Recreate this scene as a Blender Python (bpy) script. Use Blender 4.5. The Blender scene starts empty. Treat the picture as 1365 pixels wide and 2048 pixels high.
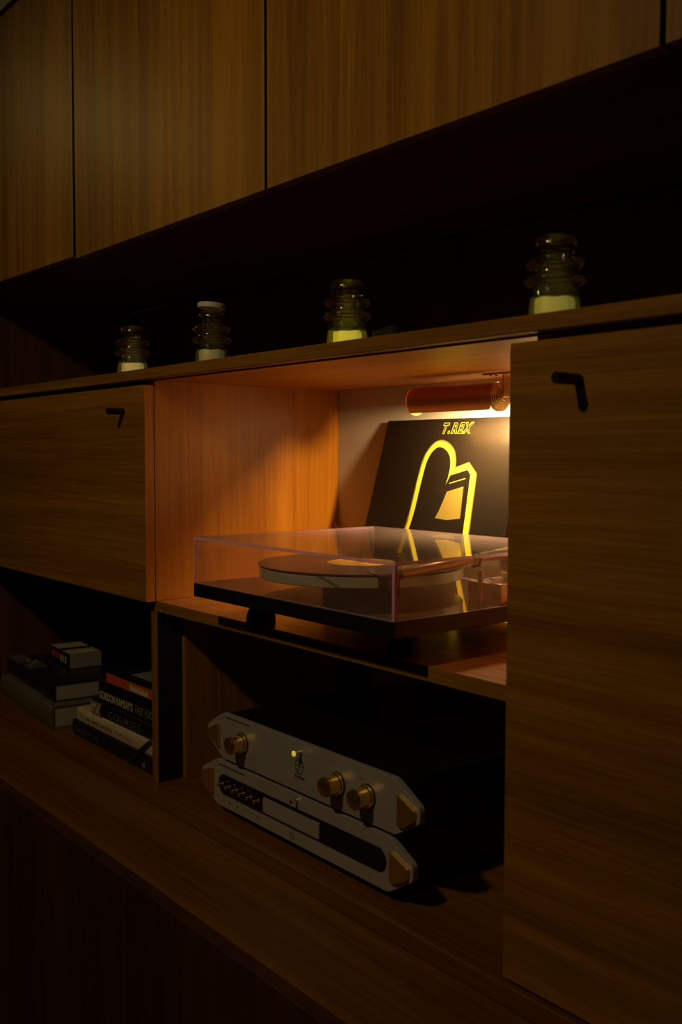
import bpy, bmesh, math, random
from mathutils import Vector, Matrix
random.seed(7)
sc = bpy.context.scene
COL = sc.collection
R = math.radians

# ------------------------------------------------------------------ camera
CX, CY, CZ = 1.2667, -0.75, 0.1925
YAW, PITCH, ROLL, FPX = 0.8853, -0.0588, 0.0023, 1952.07
_f = Vector((-math.sin(YAW)*math.cos(PITCH), math.cos(YAW)*math.cos(PITCH), math.sin(PITCH)))
_r = Vector((math.cos(YAW), math.sin(YAW), 0)); _u = _r.cross(_f)
_r2 = math.cos(ROLL)*_r + math.sin(ROLL)*_u
_u2 = -math.sin(ROLL)*_r + math.cos(ROLL)*_u
cd = bpy.data.cameras.new('camera'); cam = bpy.data.objects.new('camera', cd); COL.objects.link(cam)
m = Matrix.Identity(4)
for i in range(3):
    m[i][0], m[i][1], m[i][2] = _r2[i], _u2[i], -_f[i]
m[0][3], m[1][3], m[2][3] = CX, CY, CZ
cam.matrix_world = m
cd.sensor_fit = 'VERTICAL'; cd.sensor_height = 36; cd.sensor_width = 24
cd.lens = FPX/2048*36
cd.clip_start = .02; cd.clip_end = 30
cd.dof.use_dof = True; cd.dof.focus_distance = 1.45; cd.dof.aperture_fstop = 5.6
sc.camera = cam

# ------------------------------------------------------------------ world, lights, exposure
w = bpy.data.worlds.new('world'); sc.world = w; w.use_nodes = True
w.node_tree.nodes['Background'].inputs[0].default_value = (1, .8, .6, 1)
w.node_tree.nodes['Background'].inputs[1].default_value = .0012
sc.view_settings.view_transform = 'Standard'; sc.view_settings.look = 'None'
sc.view_settings.gamma = 1; sc.view_settings.exposure = 0; sc.view_settings.use_curve_mapping = False
sc.cycles.use_denoising = True
sc.cycles.max_bounces = 14; sc.cycles.transmission_bounces = 12; sc.cycles.transparent_max_bounces = 24
sc.cycles.caustics_refractive = True; sc.cycles.caustics_reflective = True
sc.cycles.blur_glossy = .5; sc.cycles.sample_clamp_indirect = 4

def spot(name, loc, aim, power, color, angle, blend, radius):
    l = bpy.data.lights.new(name, 'SPOT'); l.energy = power; l.color = color
    l.spot_size = R(angle); l.spot_blend = blend; l.shadow_soft_size = radius
    o = bpy.data.objects.new(name, l); COL.objects.link(o); o.location = loc
    o.rotation_euler = (Vector(aim)-Vector(loc)).to_track_quat('-Z', 'Y').to_euler()
    return o
ROOM = (1, .69, .33)
spot('room_spotlight', (.445, -1.29, 1.24), (-.22, .0355, -.22), 21, ROOM, 106, 1, .045)
spot('far_room_spotlight', (-1.67, -.75, 1.25), (-.9, -.4, 0), 3, (1, .7, .2), 150, 1, .03)
BULB = 1300         # emission of the tube inside the niche lamp

# ------------------------------------------------------------------ materials
def newmat(name):
    mt = bpy.data.materials.new(name); mt.use_nodes = True
    nt = mt.node_tree; return mt, nt, nt.nodes['Principled BSDF']
def plain(name, col, rough=.5, metal=0., spec=.5, coat=0.):
    mt, nt, b = newmat(name)
    b.inputs['Base Color'].default_value = (*col, 1); b.inputs['Roughness'].default_value = rough
    b.inputs['Metallic'].default_value = metal; b.inputs['Specular IOR Level'].default_value = spec
    b.inputs['Coat Weight'].default_value = coat
    # faint surface variation
    n = nt.nodes.new('ShaderNodeTexNoise'); n.inputs['Scale'].default_value = 160
    tc = nt.nodes.new('ShaderNodeTexCoord'); nt.links.new(tc.outputs['Object'], n.inputs['Vector'])
    mr = nt.nodes.new('ShaderNodeMapRange'); mr.inputs[3].default_value = rough*.88; mr.inputs[4].default_value = min(1, rough*1.12)
    nt.links.new(n.outputs[0], mr.inputs[0]); nt.links.new(mr.outputs[0], b.inputs['Roughness'])
    return mt
def wood(name, dark, mid, light, axis='X', rough=.42, scale=1., spec=.4):
    """veneer, grain running along the given object axis"""
    mt, nt, b = newmat(name)
    N = nt.nodes.new; L = nt.links.new
    tc = N('ShaderNodeTexCoord'); mp = N('ShaderNodeMapping')
    s = {'X': (1.1, 34, 34), 'Y': (34, 1.1, 34), 'Z': (34, 34, 1.1)}[axis]
    mp.inputs['Scale'].default_value = [v*scale for v in s]
    L(tc.outputs['Object'], mp.inputs['Vector'])
    n1 = N('ShaderNodeTexNoise'); n1.inputs['Scale'].default_value = 1.0; n1.inputs['Detail'].default_value = 7
    n1.inputs['Roughness'].default_value = .62; n1.inputs['Distortion'].default_value = .6
    L(mp.outputs[0], n1.inputs['Vector'])
    mp2 = N('ShaderNodeMapping'); s2 = {'X': (7, 330, 330), 'Y': (330, 7, 330), 'Z': (330, 330, 7)}[axis]
    mp2.inputs['Scale'].default_value = [v*scale for v in s2]; L(tc.outputs['Object'], mp2.inputs['Vector'])
    n2 = N('ShaderNodeTexNoise'); n2.inputs['Scale'].default_value = 1; n2.inputs['Detail'].default_value = 3
    L(mp2.outputs[0], n2.inputs['Vector'])
    mp3 = N('ShaderNodeMapping'); s3 = {'X': (.5, 7, 7), 'Y': (7, .5, 7), 'Z': (7, 7, .5)}[axis]
    mp3.inputs['Scale'].default_value = s3; L(tc.outputs['Object'], mp3.inputs['Vector'])
    n3 = N('ShaderNodeTexNoise'); n3.inputs['Scale'].default_value = 1; n3.inputs['Detail'].default_value = 2
    L(mp3.outputs[0], n3.inputs['Vector'])
    a1 = N('ShaderNodeMath'); a1.operation = 'MULTIPLY_ADD'; a1.inputs[1].default_value = .55; L(n1.outputs[0], a1.inputs[0])
    m3 = N('ShaderNodeMath'); m3.operation = 'MULTIPLY'; m3.inputs[1].default_value = .45; L(n3.outputs[0], m3.inputs[0]); L(m3.outputs[0], a1.inputs[2])
    a2 = N('ShaderNodeMath'); a2.operation = 'MULTIPLY_ADD'; a2.inputs[1].default_value = .30; L(n2.outputs[0], a2.inputs[0])
    sb = N('ShaderNodeMath'); sb.operation = 'SUBTRACT'; sb.inputs[1].default_value = .15; L(a1.outputs[0], sb.inputs[0]); L(sb.outputs[0], a2.inputs[2])
    cr = N('ShaderNodeValToRGB'); e = cr.color_ramp.elements
    e[0].position = .36; e[0].color = (*dark, 1); e[1].position = .62; e[1].color = (*light, 1)
    x = e.new(.5); x.color = (*mid, 1)
    L(a2.outputs[0], cr.inputs[0]); L(cr.outputs[0], b.inputs['Base Color'])
    mr = N('ShaderNodeMapRange'); mr.inputs[3].default_value = rough-.06; mr.inputs[4].default_value = rough+.1
    L(n2.outputs[0], mr.inputs[0]); L(mr.outputs[0], b.inputs['Roughness'])
    bp = N('ShaderNodeBump'); bp.inputs['Strength'].default_value = .07; bp.inputs['Distance'].default_value = .001
    L(a2.outputs[0], bp.inputs['Height']); L(bp.outputs[0], b.inputs['Normal'])
    b.inputs['Specular IOR Level'].default_value = spec
    return mt
def fresnel(nt, ior):
    """same mirror share on both faces of a sheet"""
    fr = nt.nodes.new('ShaderNodeFresnel'); ge = nt.nodes.new('ShaderNodeNewGeometry'); mr = nt.nodes.new('ShaderNodeMapRange')
    mr.inputs[3].default_value = ior; mr.inputs[4].default_value = 1/ior
    nt.links.new(ge.outputs['Backfacing'], mr.inputs[0]); nt.links.new(mr.outputs[0], fr.inputs[0]); return fr
def thin_clear(name, tint, refl=1.0, rough=.0, haze=0., haze_col=(1, 1, 1)):
    """clear sheet: passes light straight on, mirrors by angle"""
    mt = bpy.data.materials.new(name); mt.use_nodes = True; nt = mt.node_tree; nt.nodes.clear()
    N = nt.nodes.new; L = nt.links.new
    out = N('ShaderNodeOutputMaterial'); tr = N('ShaderNodeBsdfTransparent'); tr.inputs[0].default_value = (*tint, 1)
    gl = N('ShaderNodeBsdfGlossy'); gl.inputs['Roughness'].default_value = rough
    fr = fresnel(nt, 1.49)
    mu = N('ShaderNodeMath'); mu.operation = 'MULTIPLY'; mu.inputs[1].default_value = refl; L(fr.outputs[0], mu.inputs[0])
    mx = N('ShaderNodeMixShader'); L(mu.outputs[0], mx.inputs[0]); L(tr.outputs[0], mx.inputs[1]); L(gl.outputs[0], mx.inputs[2])
    last = mx
    if haze:
        df = N('ShaderNodeBsdfDiffuse'); df.inputs[0].default_value = (*haze_col, 1)
        tl = N('ShaderNodeBsdfTranslucent'); tl.inputs[0].default_value = (*haze_col, 1)
        h1 = N('ShaderNodeMixShader'); h1.inputs[0].default_value = .5; L(df.outputs[0], h1.inputs[1]); L(tl.outputs[0], h1.inputs[2])
        mx2 = N('ShaderNodeMixShader'); mx2.inputs[0].default_value = haze
        L(mx.outputs[0], mx2.inputs[1]); L(h1.outputs[0], mx2.inputs[2]); last = mx2
    L(last.outputs[0], out.inputs[0]); return mt
def insulator_glass(name):
    mt = bpy.data.materials.new(name); mt.use_nodes = True; nt = mt.node_tree; nt.nodes.clear()
    N = nt.nodes.new; L = nt.links.new
    out = N('ShaderNodeOutputMaterial')
    g = N('ShaderNodeBsdfGlass'); g.inputs['IOR'].default_value = 1.5; g.inputs['Roughness'].default_value = .02
    g.inputs[0].default_value = (.97, .99, .95, 1)
    tr = N('ShaderNodeBsdfTransparent'); tr.inputs[0].default_value = (.985, .99, .975, 1)
    gl = N('ShaderNodeBsdfGlossy'); gl.inputs['Roughness'].default_value = .10
    fr = fresnel(nt, 1.5)
    a = N('ShaderNodeMixShader'); a.inputs[0].default_value = .22; L(tr.outputs[0], a.inputs[1]); L(g.outputs[0], a.inputs[2])
    mu = N('ShaderNodeMath'); mu.operation = 'MULTIPLY'; mu.inputs[1].default_value = 1.9; mu.use_clamp = True; L(fr.outputs[0], mu.inputs[0])
    b = N('ShaderNodeMixShader'); L(mu.outputs[0], b.inputs[0]); L(a.outputs[0], b.inputs[1]); L(gl.outputs[0], b.inputs[2])
    L(b.outputs[0], out.inputs[0]); return mt
def emission(name, col, s):
    mt = bpy.data.materials.new(name); mt.use_nodes = True; nt = mt.node_tree; nt.nodes.clear()
    out = nt.nodes.new('ShaderNodeOutputMaterial'); e = nt.nodes.new('ShaderNodeEmission')
    e.inputs[0].default_value = (*col, 1); e.inputs[1].default_value = s
    nt.links.new(e.outputs[0], out.inputs[0]); return mt

def glow(name, col, s):
    """candle block lit from inside"""
    mt = plain(name, col, .5); b = mt.node_tree.nodes['Principled BSDF']
    b.inputs['Emission Color'].default_value = (*col, 1); b.inputs['Emission Strength'].default_value = s; return mt

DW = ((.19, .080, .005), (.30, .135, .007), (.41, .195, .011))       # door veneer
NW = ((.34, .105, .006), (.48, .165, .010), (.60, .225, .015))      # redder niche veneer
M = {
 'door_v': wood('teak_door_vertical', *DW, axis='Z'),
 'door_h': wood('teak_door_horizontal', *DW, axis='X'),
 'edge': wood('teak_edge', *DW, axis='X', rough=.5),
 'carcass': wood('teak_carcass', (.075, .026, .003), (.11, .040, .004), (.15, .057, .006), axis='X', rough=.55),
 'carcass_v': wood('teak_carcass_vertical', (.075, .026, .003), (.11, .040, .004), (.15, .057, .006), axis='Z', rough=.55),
 'base_door': wood('dark_base_veneer', (.035, .011, .001), (.055, .018, .0015), (.075, .026, .002), axis='Z', rough=.5),
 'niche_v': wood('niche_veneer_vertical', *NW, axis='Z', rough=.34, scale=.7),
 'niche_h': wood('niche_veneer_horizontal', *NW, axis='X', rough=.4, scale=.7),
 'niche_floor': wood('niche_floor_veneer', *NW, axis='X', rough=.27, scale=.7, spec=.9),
 'counter': wood('counter_veneer', (.12, .046, .004), (.18, .072, .006), (.24, .102, .008), axis='X', rough=.36, scale=.6),
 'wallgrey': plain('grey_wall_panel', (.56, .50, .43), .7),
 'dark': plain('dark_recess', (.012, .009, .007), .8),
 'black': plain('black_enamel', (.008, .008, .009), .4),
 'plinth': plain('gloss_black_plinth', (.010, .008, .008), .06, spec=.6),
 'blackedge': plain('satin_black_edge', (.006, .006, .007), .45),
 'rubber': plain('black_rubber', (.006, .006, .006), .7),
 'vinyl': plain('black_vinyl', (.006, .006, .006), .22, spec=.6),
 'label': plain('yellow_record_label', (.90, .56, .08), .5),
 'labelink': plain('label_red_print', (.35, .09, .03), .5),
 'platter': plain('green_glass_platter_rim', (.52, .62, .47), .18, spec=.7),
 'chrome': plain('dark_chrome', (.55, .5, .45), .18, 1.),
 'armtube': plain('brushed_arm_tube', (.58, .50, .42), .34, .75),
 'clip': plain('dark_clip', (.05, .04, .035), .3),
 'silver': plain('satin_silver_plate', (.49, .48, .48), .38, .35),
 'gold': plain('polished_gold', (.88, .60, .13), .2, .92),
 'goldsat': plain('satin_gold_end_plate', (.72, .42, .07), .30, .8),
 'steel': plain('bright_steel', (.75, .73, .7), .2, 1.),
 'ink': plain('dark_printed_ink', (.03, .027, .022), .5),
 'copper': plain('copper_lamp_shade', (.55, .27, .11), .40, .7),
 'brass': plain('brass_fitting', (.72, .50, .22), .26, .85),
 'shadein': plain('white_shade_inside', (.8, .74, .62), .5),
 'sleeve': plain('black_record_sleeve', (.013, .009, .006), .24, spec=.5),
 'sleevegold': plain('yellow_gold_print', (.78, .66, .05), .42),
 'sleevepanel': plain('dull_gold_print', (.24, .17, .035), .45),
 'sleevehalo': plain('dim_yellow_halo_print', (.16, .125, .018), .42),
 'acrylic': thin_clear('clear_acrylic_lid', (.985, .95, .945), refl=1.0, haze=.065, haze_col=(.92, .72, .62)),  # warm haze colour stands in for part of the lid's reflections
 'acrylic_edge': thin_clear('acrylic_edge_light_tint', (.8, .6, .8), refl=1.0, rough=.1, haze=.85, haze_col=(.97, .66, 1.0)),  # light piped to the pane edges, painted in as pink
 'glass': insulator_glass('clear_ribbed_glass'),
 'wax': glow('glowing_yellow_wax', (.96, .78, .06), .44), 'wax_dim': glow('dim_yellow_wax', (.92, .77, .13), .17),
 'wax_amber': glow('glowing_amber_wax', (.93, .68, .18), .26), 'waxpale': glow('ivory_wax', (.90, .80, .36), .04),
 'white': plain('white_plastic', (.6, .58, .52), .5),
 'stone': plain('dark_stone', (.012, .010, .006), .8),
 'bk_black': plain('black_book_cover', (.008, .008, .010), .45),
 'bk_navy': plain('navy_book_cover', (.010, .012, .024), .35),
 'bk_grey': plain('grey_book_cover', (.12, .115, .09), .55),
 'bk_cream': plain('cream_book_cover', (.56, .50, .34), .6),
 'bk_orange': plain('orange_book_cover', (.62, .11, .02), .5),
 'pages': plain('book_pages', (.36, .33, .28), .8),
 'txt_white': plain('white_print', (.62, .60, .48), .6),
 'txt_grey': plain('grey_print', (.22, .22, .19), .6),
 'txt_dim': plain('dim_print', (.07, .065, .055), .6),
 'txt_cream': plain('pencil_grey_print', (.30, .26, .17), .7),
 'photo': plain('grey_photo_print', (.25, .25, .24), .3),
 'ribbon': plain('dark_blue_ribbon', (.016, .018, .032), .6),
 'boxred': plain('red_print', (.42, .06, .03), .5),
 'wrap': thin_clear('clear_plastic_wrap', (.9, .9, .92), refl=2.2, rough=.12, haze=.10),
 'bulb': emission('lit_tube', (1, .69, .30), BULB),
 'ledgold': glow('lit_amber_lens', (.90, .66, .06), .5),
 'room': plain('dark_room_paint', (.10, .085, .07), .8),
 'floorwood': wood('floor_boards', (.10, .05, .02), (.15, .08, .03), (.2, .11, .045), axis='X', rough=.5),
}

# ------------------------------------------------------------------ mesh helpers
def link(name, bm, mat, parent=None, smooth=False, loc=None, mats=None):
    me = bpy.data.meshes.new(name); bm.normal_update()
    if smooth:
        for f in bm.faces: f.smooth = True
    bm.to_mesh(me); bm.free()
    for k in (mats or [mat]): me.materials.append(M[k] if isinstance(k, str) else k)
    o = bpy.data.objects.new(name, me); COL.objects.link(o)
    if parent is not None: o.parent = parent
    if loc is not None: o.location = loc
    if smooth:
        try: me.set_sharp_from_angle(angle=R(40))
        except Exception: pass
    return o
def bbox(bm, x0, x1, y0, y1, z0, z1, bev=.0006, seg=1):
    g = bmesh.ops.create_cube(bm, size=1)
    vs = g['verts']
    for v in vs:
        v.co = Vector(((x0+x1)/2+v.co.x*(x1-x0), (y0+y1)/2+v.co.y*(y1-y0), (z0+z1)/2+v.co.z*(z1-z0)))
    if bev:
        es = list({e for v in vs for e in v.link_edges})
        bmesh.ops.bevel(bm, geom=es, offset=bev, segments=seg, affect='EDGES', profile=.5)
def box(name, mat, x0, x1, y0, y1, z0, z1, parent=None, bev=.0006, seg=1):
    """box in world metres; under a parent Empty it is written in that Empty's space"""
    bm = bmesh.new(); bbox(bm, x0, x1, y0, y1, z0, z1, bev, seg)
    if parent is not None:
        bmesh.ops.translate(bm, verts=bm.verts, vec=-Vector(parent.location))
    return link(name, bm, mat, parent)
def lathe(bm, prof, n=40, axis='Z', c=(0, 0, 0), close=False):
    rings = []
    for r, z in prof:
        ring = []
        for i in range(n):
            a = 2*math.pi*i/n
            if axis == 'Z': p = (r*math.cos(a), r*math.sin(a), z)
            elif axis == 'Y': p = (r*math.cos(a), z, r*math.sin(a))
            else: p = (z, r*math.cos(a), r*math.sin(a))
            ring.append(bm.verts.new(Vector(p)+Vector(c)))
        rings.append(ring)
    for a, b in zip(rings, rings[1:]):
        for i in range(n):
            bm.faces.new((a[i], a[(i+1) % n], b[(i+1) % n], b[i]))
    if close:
        for i in range(n):
            bm.faces.new((rings[-1][i], rings[-1][(i+1) % n], rings[0][(i+1) % n], rings[0][i]))
    else:
        bm.faces.new(rings[0][::-1]); bm.faces.new(rings[-1])
    bmesh.ops.recalc_face_normals(bm, faces=bm.faces)
def tube(bm, pts, rad, n=12):
    pts = [Vector(p) for p in pts]; rings = []
    rads = rad if isinstance(rad, (list, tuple)) else [rad]*len(pts)
    for i, p in enumerate(pts):
        t = (pts[min(i+1, len(pts)-1)]-pts[max(i-1, 0)]).normalized()
        a = t.cross(Vector((0, 0, 1)))
        if a.length < 1e-4: a = t.cross(Vector((1, 0, 0)))
        a.normalize(); b = t.cross(a)
        rings.append([bm.verts.new(p+rads[i]*(math.cos(2*math.pi*k/n)*a+math.sin(2*math.pi*k/n)*b)) for k in range(n)])
    for a, b in zip(rings, rings[1:]):
        for i in range(n): bm.faces.new((a[i], a[(i+1) % n], b[(i+1) % n], b[i]))
    bm.faces.new(rings[0][::-1]); bm.faces.new(rings[-1])
    bmesh.ops.recalc_face_normals(bm, faces=bm.faces)
def prism(bm, poly, fn, d0, d1, bev=0.):
    """poly [(a,b)] extruded between d0 and d1; fn(a,b,d) -> xyz"""
    v0 = [bm.verts.new(fn(a, b, d0)) for a, b in poly]; v1 = [bm.verts.new(fn(a, b, d1)) for a, b in poly]
    n = len(poly)
    fs = [bm.faces.new(v0), bm.faces.new(v1[::-1])]
    for i in range(n): fs.append(bm.faces.new((v0[i], v1[i], v1[(i+1) % n], v0[(i+1) % n])))
    bmesh.ops.recalc_face_normals(bm, faces=fs)
    if bev:
        bmesh.ops.bevel(bm, geom=list({e for v in v0+v1 for e in v.link_edges}), offset=bev, segments=2, affect='EDGES', profile=.5)
def tag(o, label=None, cat=None, group=None, kind=None):
    if label: o['label'] = label
    if cat: o['category'] = cat
    if group: o['group'] = group
    if kind: o['kind'] = kind
    return o
def thing(name, label, cat, loc=(0, 0, 0), group=None, rz=0):
    o = bpy.data.objects.new(name, None); COL.objects.link(o); o.location = loc; o.rotation_euler = (0, 0, rz)
    o.empty_display_size = .02
    return tag(o, label, cat, group)
def text(name, s, mat, size, matrix, parent=None, sx=1., shear=0., offset=0., depth=.0, spacing=1., fit=None, align='LEFT'):
    """flat print: lettering turned into a mesh, x right, y up in its own plane; fit = width in metres"""
    cu = bpy.data.curves.new(name, 'FONT'); cu.body = s; cu.size = size; cu.shear = shear; cu.offset = offset
    cu.extrude = depth; cu.space_character = spacing; cu.align_x = align; cu.resolution_u = 4
    to = bpy.data.objects.new(name+'_tmp', cu); COL.objects.link(to)
    dg = bpy.context.evaluated_depsgraph_get(); dg.update()
    me = bpy.data.meshes.new_from_object(to.evaluated_get(dg)); bpy.data.objects.remove(to); bpy.data.curves.remove(cu)
    if fit:
        xs = [v.co.x for v in me.vertices]; sx = fit/(max(xs)-min(xs))
    mm = matrix @ Matrix.Diagonal((sx, 1, 1, 1))
    me.transform(mm); me.materials.clear(); me.materials.append(M[mat]); me.name = name
    o = bpy.data.objects.new(name, me); COL.objects.link(o)
    if parent is not None: o.parent = parent
    return o
def face_matrix(x, y, z):
    """text lying on a face that looks toward -Y (the room)"""
    return Matrix(((1, 0, 0, x), (0, 0, -1, y), (0, 1, 0, z), (0, 0, 0, 1)))

# ------------------------------------------------------------------ key planes (metres)
YF, YN, YB = .0355, .0545, .4555       # door fronts, carcass fronts, back wall face
ZS0, ZS1 = .318, .3355                 # long shelf board
ZD1, ZD0 = .3085, -.058                # small doors
ZN0, ZN1 = -.058, .3155                # niche floor and ceiling
ZA = -.375                             # floor of the lower bays
XL, XD0, XD1, XR = -1.10, -.2347, -.2155, .5838

# ------------------------------------------------------------------ room shell
def struct(name, mat, *d):
    o = box(name, mat, *d, bev=0); o['kind'] = 'structure'; return o
struct('floor', 'floorwood', -2.6, 3.2, -3.2, .62, -1.14, -1.10)
struct('ceiling', 'room', -2.6, 3.2, -3.2, .62, 1.32, 1.36)
struct('wall_back', 'room', -2.6, 3.2, .56, .62, -1.10, 1.32)
struct('wall_right', 'room', 3.2, 3.24, -3.2, .56, -1.10, 1.32)
struct('wall_left', 'room', -2.64, -2.6, -3.2, .56, -1.10, 1.32)

# ------------------------------------------------------------------ upper wall cabinets
ZU0, ZU1 = .557, 1.1115
joints = [-1.098, -.481, .1405, .757, 1.376]
ulabels = ['dark wooden wall cabinet door at the far left of the top row, hanging slightly askew',
           'wooden wall cabinet door with a soft light glow, second from the left on top',
           'wide wooden wall cabinet door above the turntable niche, third from the left on top',
           'wooden wall cabinet door cut off by the top right corner of the photo']
for i in range(4):
    a, b = joints[i], joints[i+1]
    t = thing('wall_cabinet', ulabels[i], 'cabinet', ((a+b)/2, YN, ZU0), 'wall cabinets along the top')
    bm = bmesh.new()
    for d in ((a+.001, a+.018, YN, YB, ZU0+.004, ZU1), (b-.018, b-.001, YN, YB, ZU0+.004, ZU1),
              (a+.018, b-.018, YN, YB, ZU0+.004, ZU0+.022), (a+.018, b-.018, YN, YB, ZU1-.018, ZU1), (a+.018, b-.018, YB-.012, YB, ZU0+.022, ZU1-.018)):
        bbox(bm, *d, bev=0)
    bmesh.ops.translate(bm, verts=bm.verts, vec=-t.location)
    link('carcass', bm, 'carcass', t)
    g = .0031
    d = box('door', 'door_v', a+g, b-g, YF, YN-.001, ZU0, ZU1-.004, t, bev=.0004)
    d.data.materials.append(M['dark'])
    for f in d.data.polygons:
        if abs(f.normal.x) > .9: f.material_index = 1
    if i == 0:
        d.matrix_local = Matrix.Translation((.31, 0, .55)) @ Matrix.Rotation(.013, 4, 'Y') @ Matrix.Translation((-.31, 0, -.545))
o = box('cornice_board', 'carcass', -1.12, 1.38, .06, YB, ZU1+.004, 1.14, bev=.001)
tag(o, 'dark cornice board running above the wall cabinets', 'board')
o = box('ceiling_filler', 'wallgrey', -1.12, 1.38, .045, .075, 1.142, 1.318, bev=.001)
tag(o, 'grey filler board between cabinets and ceiling, top left corner', 'board')

# ------------------------------------------------------------------ long shelf with its back panels
t = thing('long_shelf', 'long wooden shelf board carrying the row of glass insulators', 'shelf', (0, YF, ZS0))
box('shelf_board', 'edge', XL+.002, 1.376, YF, YB-.002, ZS0, ZS1, t, bev=.0008)
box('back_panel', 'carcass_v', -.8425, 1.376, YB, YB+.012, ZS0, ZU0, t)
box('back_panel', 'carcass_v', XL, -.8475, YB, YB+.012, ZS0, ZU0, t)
for k in range(9):
    z = .40+.0168*k
    box('vent_slat', 'carcass', -.925, -.853, YB-.004, YB, z, z+.006, t, bev=.0005)
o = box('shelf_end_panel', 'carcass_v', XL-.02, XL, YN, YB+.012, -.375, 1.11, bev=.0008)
tag(o, 'dark end panel closing the wall unit on the left', 'panel')

# ------------------------------------------------------------------ left cabinet: drop door above, open bay below
def peg(parent, x, z, length):
    bm = bmesh.new(); p = Vector(parent.location)
    lathe(bm, [(.0055, 0), (.0060, -.002), (.0056, -.004), (.0058, -length+.0015), (.0050, -length)], 24, 'Y')
    return link('handle', bm, 'black', parent, True, (x, YF, z))
t = thing('drop_door_cabinet', 'wooden cabinet with flap door and black peg handle, left of the lit niche', 'cabinet', (XL, YN, ZD0))
bm = bmesh.new()
for d in ((XL+.001, XL+.019, YN, YB, ZD0-.018, ZN1+.0015), (XL+.019, XD0-.019, YN, YB, ZD0-.0185, ZD0-.0005),
          (XD0-.019, XD0-.001, YN, YB, ZD0-.018, ZN1+.0015), (XL+.019, XD0-.019, YB-.012, YB, ZD0, ZN1)):
    bbox(bm, *d, bev=0)
bmesh.ops.translate(bm, verts=bm.verts, vec=-t.location); link('carcass', bm, 'carcass', t)
dr = box('door', 'door_h', XL+.004, -.2158, YF, YN-.0012, ZD0-.001, ZD1, t, bev=.0006)
dr.data.materials.append(M['niche_v'])  # niche lamp's glow on this edge is put in as redder veneer
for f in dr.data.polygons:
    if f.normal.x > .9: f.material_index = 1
h = peg(t, 0, 0, .031); h.parent = dr; h.location = (-.2924-XL, YF-YN, .2663-ZD0); h['label'] = 'short black peg handle'
bm = bmesh.new()
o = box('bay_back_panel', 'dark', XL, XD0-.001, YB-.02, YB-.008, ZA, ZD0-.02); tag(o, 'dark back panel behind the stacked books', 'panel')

# ------------------------------------------------------------------ open media unit: niche over amplifier bay
t = thing('media_unit', 'open wooden unit with lit turntable niche above a dark amplifier bay', 'cabinet', (0, YN, ZA))
XR1 = .604
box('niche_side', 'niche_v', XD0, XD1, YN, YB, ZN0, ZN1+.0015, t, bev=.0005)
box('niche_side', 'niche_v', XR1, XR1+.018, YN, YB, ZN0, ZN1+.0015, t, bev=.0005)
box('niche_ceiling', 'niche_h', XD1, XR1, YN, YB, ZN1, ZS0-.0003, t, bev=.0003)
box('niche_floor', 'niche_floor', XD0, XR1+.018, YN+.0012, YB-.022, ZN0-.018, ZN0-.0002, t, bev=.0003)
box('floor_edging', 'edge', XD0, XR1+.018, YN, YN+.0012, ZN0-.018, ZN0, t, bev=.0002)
box('niche_back', 'wallgrey', XD1, XR1, YB, YB+.012, ZN0, ZN1, t, bev=0)
box('bay_divider', 'door_v', XD0, XD1, YN, YB, ZA, ZN0-.0185, t, bev=.0006)
box('bay_divider', 'carcass_v', XR1, XR1+.018, YN, YB, ZA, ZN0-.0185, t, bev=.0006)
box('bay_liner', 'door_v', XD1+.0006, XD1+.0110, .1035, .337, ZA, ZN0-.03, t, bev=.0006)
box('bay_strip', 'dark', XD1+.0003, XD1+.0014, .0565, .1030, ZA+.001, ZN0-.019, t, bev=0)
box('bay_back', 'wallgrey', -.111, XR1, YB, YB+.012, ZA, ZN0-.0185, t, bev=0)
box('bay_back', 'dark', XD1, -.111, YB, YB+.012, ZA, ZN0-.0185, t, bev=0)  # shade on the left of the back wall, painted as a dark section

# ------------------------------------------------------------------ right tall cabinet
t = thing('tall_cabinet', 'tall wooden cabinet with black peg handle at right of the lit niche', 'cabinet', (XR, YN, ZA))
bm = bmesh.new()
for d in ((.624, .642, YN, YB, ZA, ZN1+.0015), (1.358, 1.376, YN, YB, ZA, ZN1+.0015), (.642, 1.358, YB-.012, YB, ZA, ZN1), (.642, 1.358, YN, YB-.012, ZN1-.016, ZN1+.0015)):
    bbox(bm, *d, bev=0)
bmesh.ops.translate(bm, verts=bm.verts, vec=-t.location); link('carcass', bm, 'carcass', t)
dr = box('door', 'door_h', XR, 1.372, YF, YN-.0012, -.371, ZD1, t, bev=.0008)
h = peg(t, 0, 0, .036); h.parent = dr; h.location = (.6719-XR, YF-YN, .2662-ZA); h['label'] = 'short black peg handle'

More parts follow.
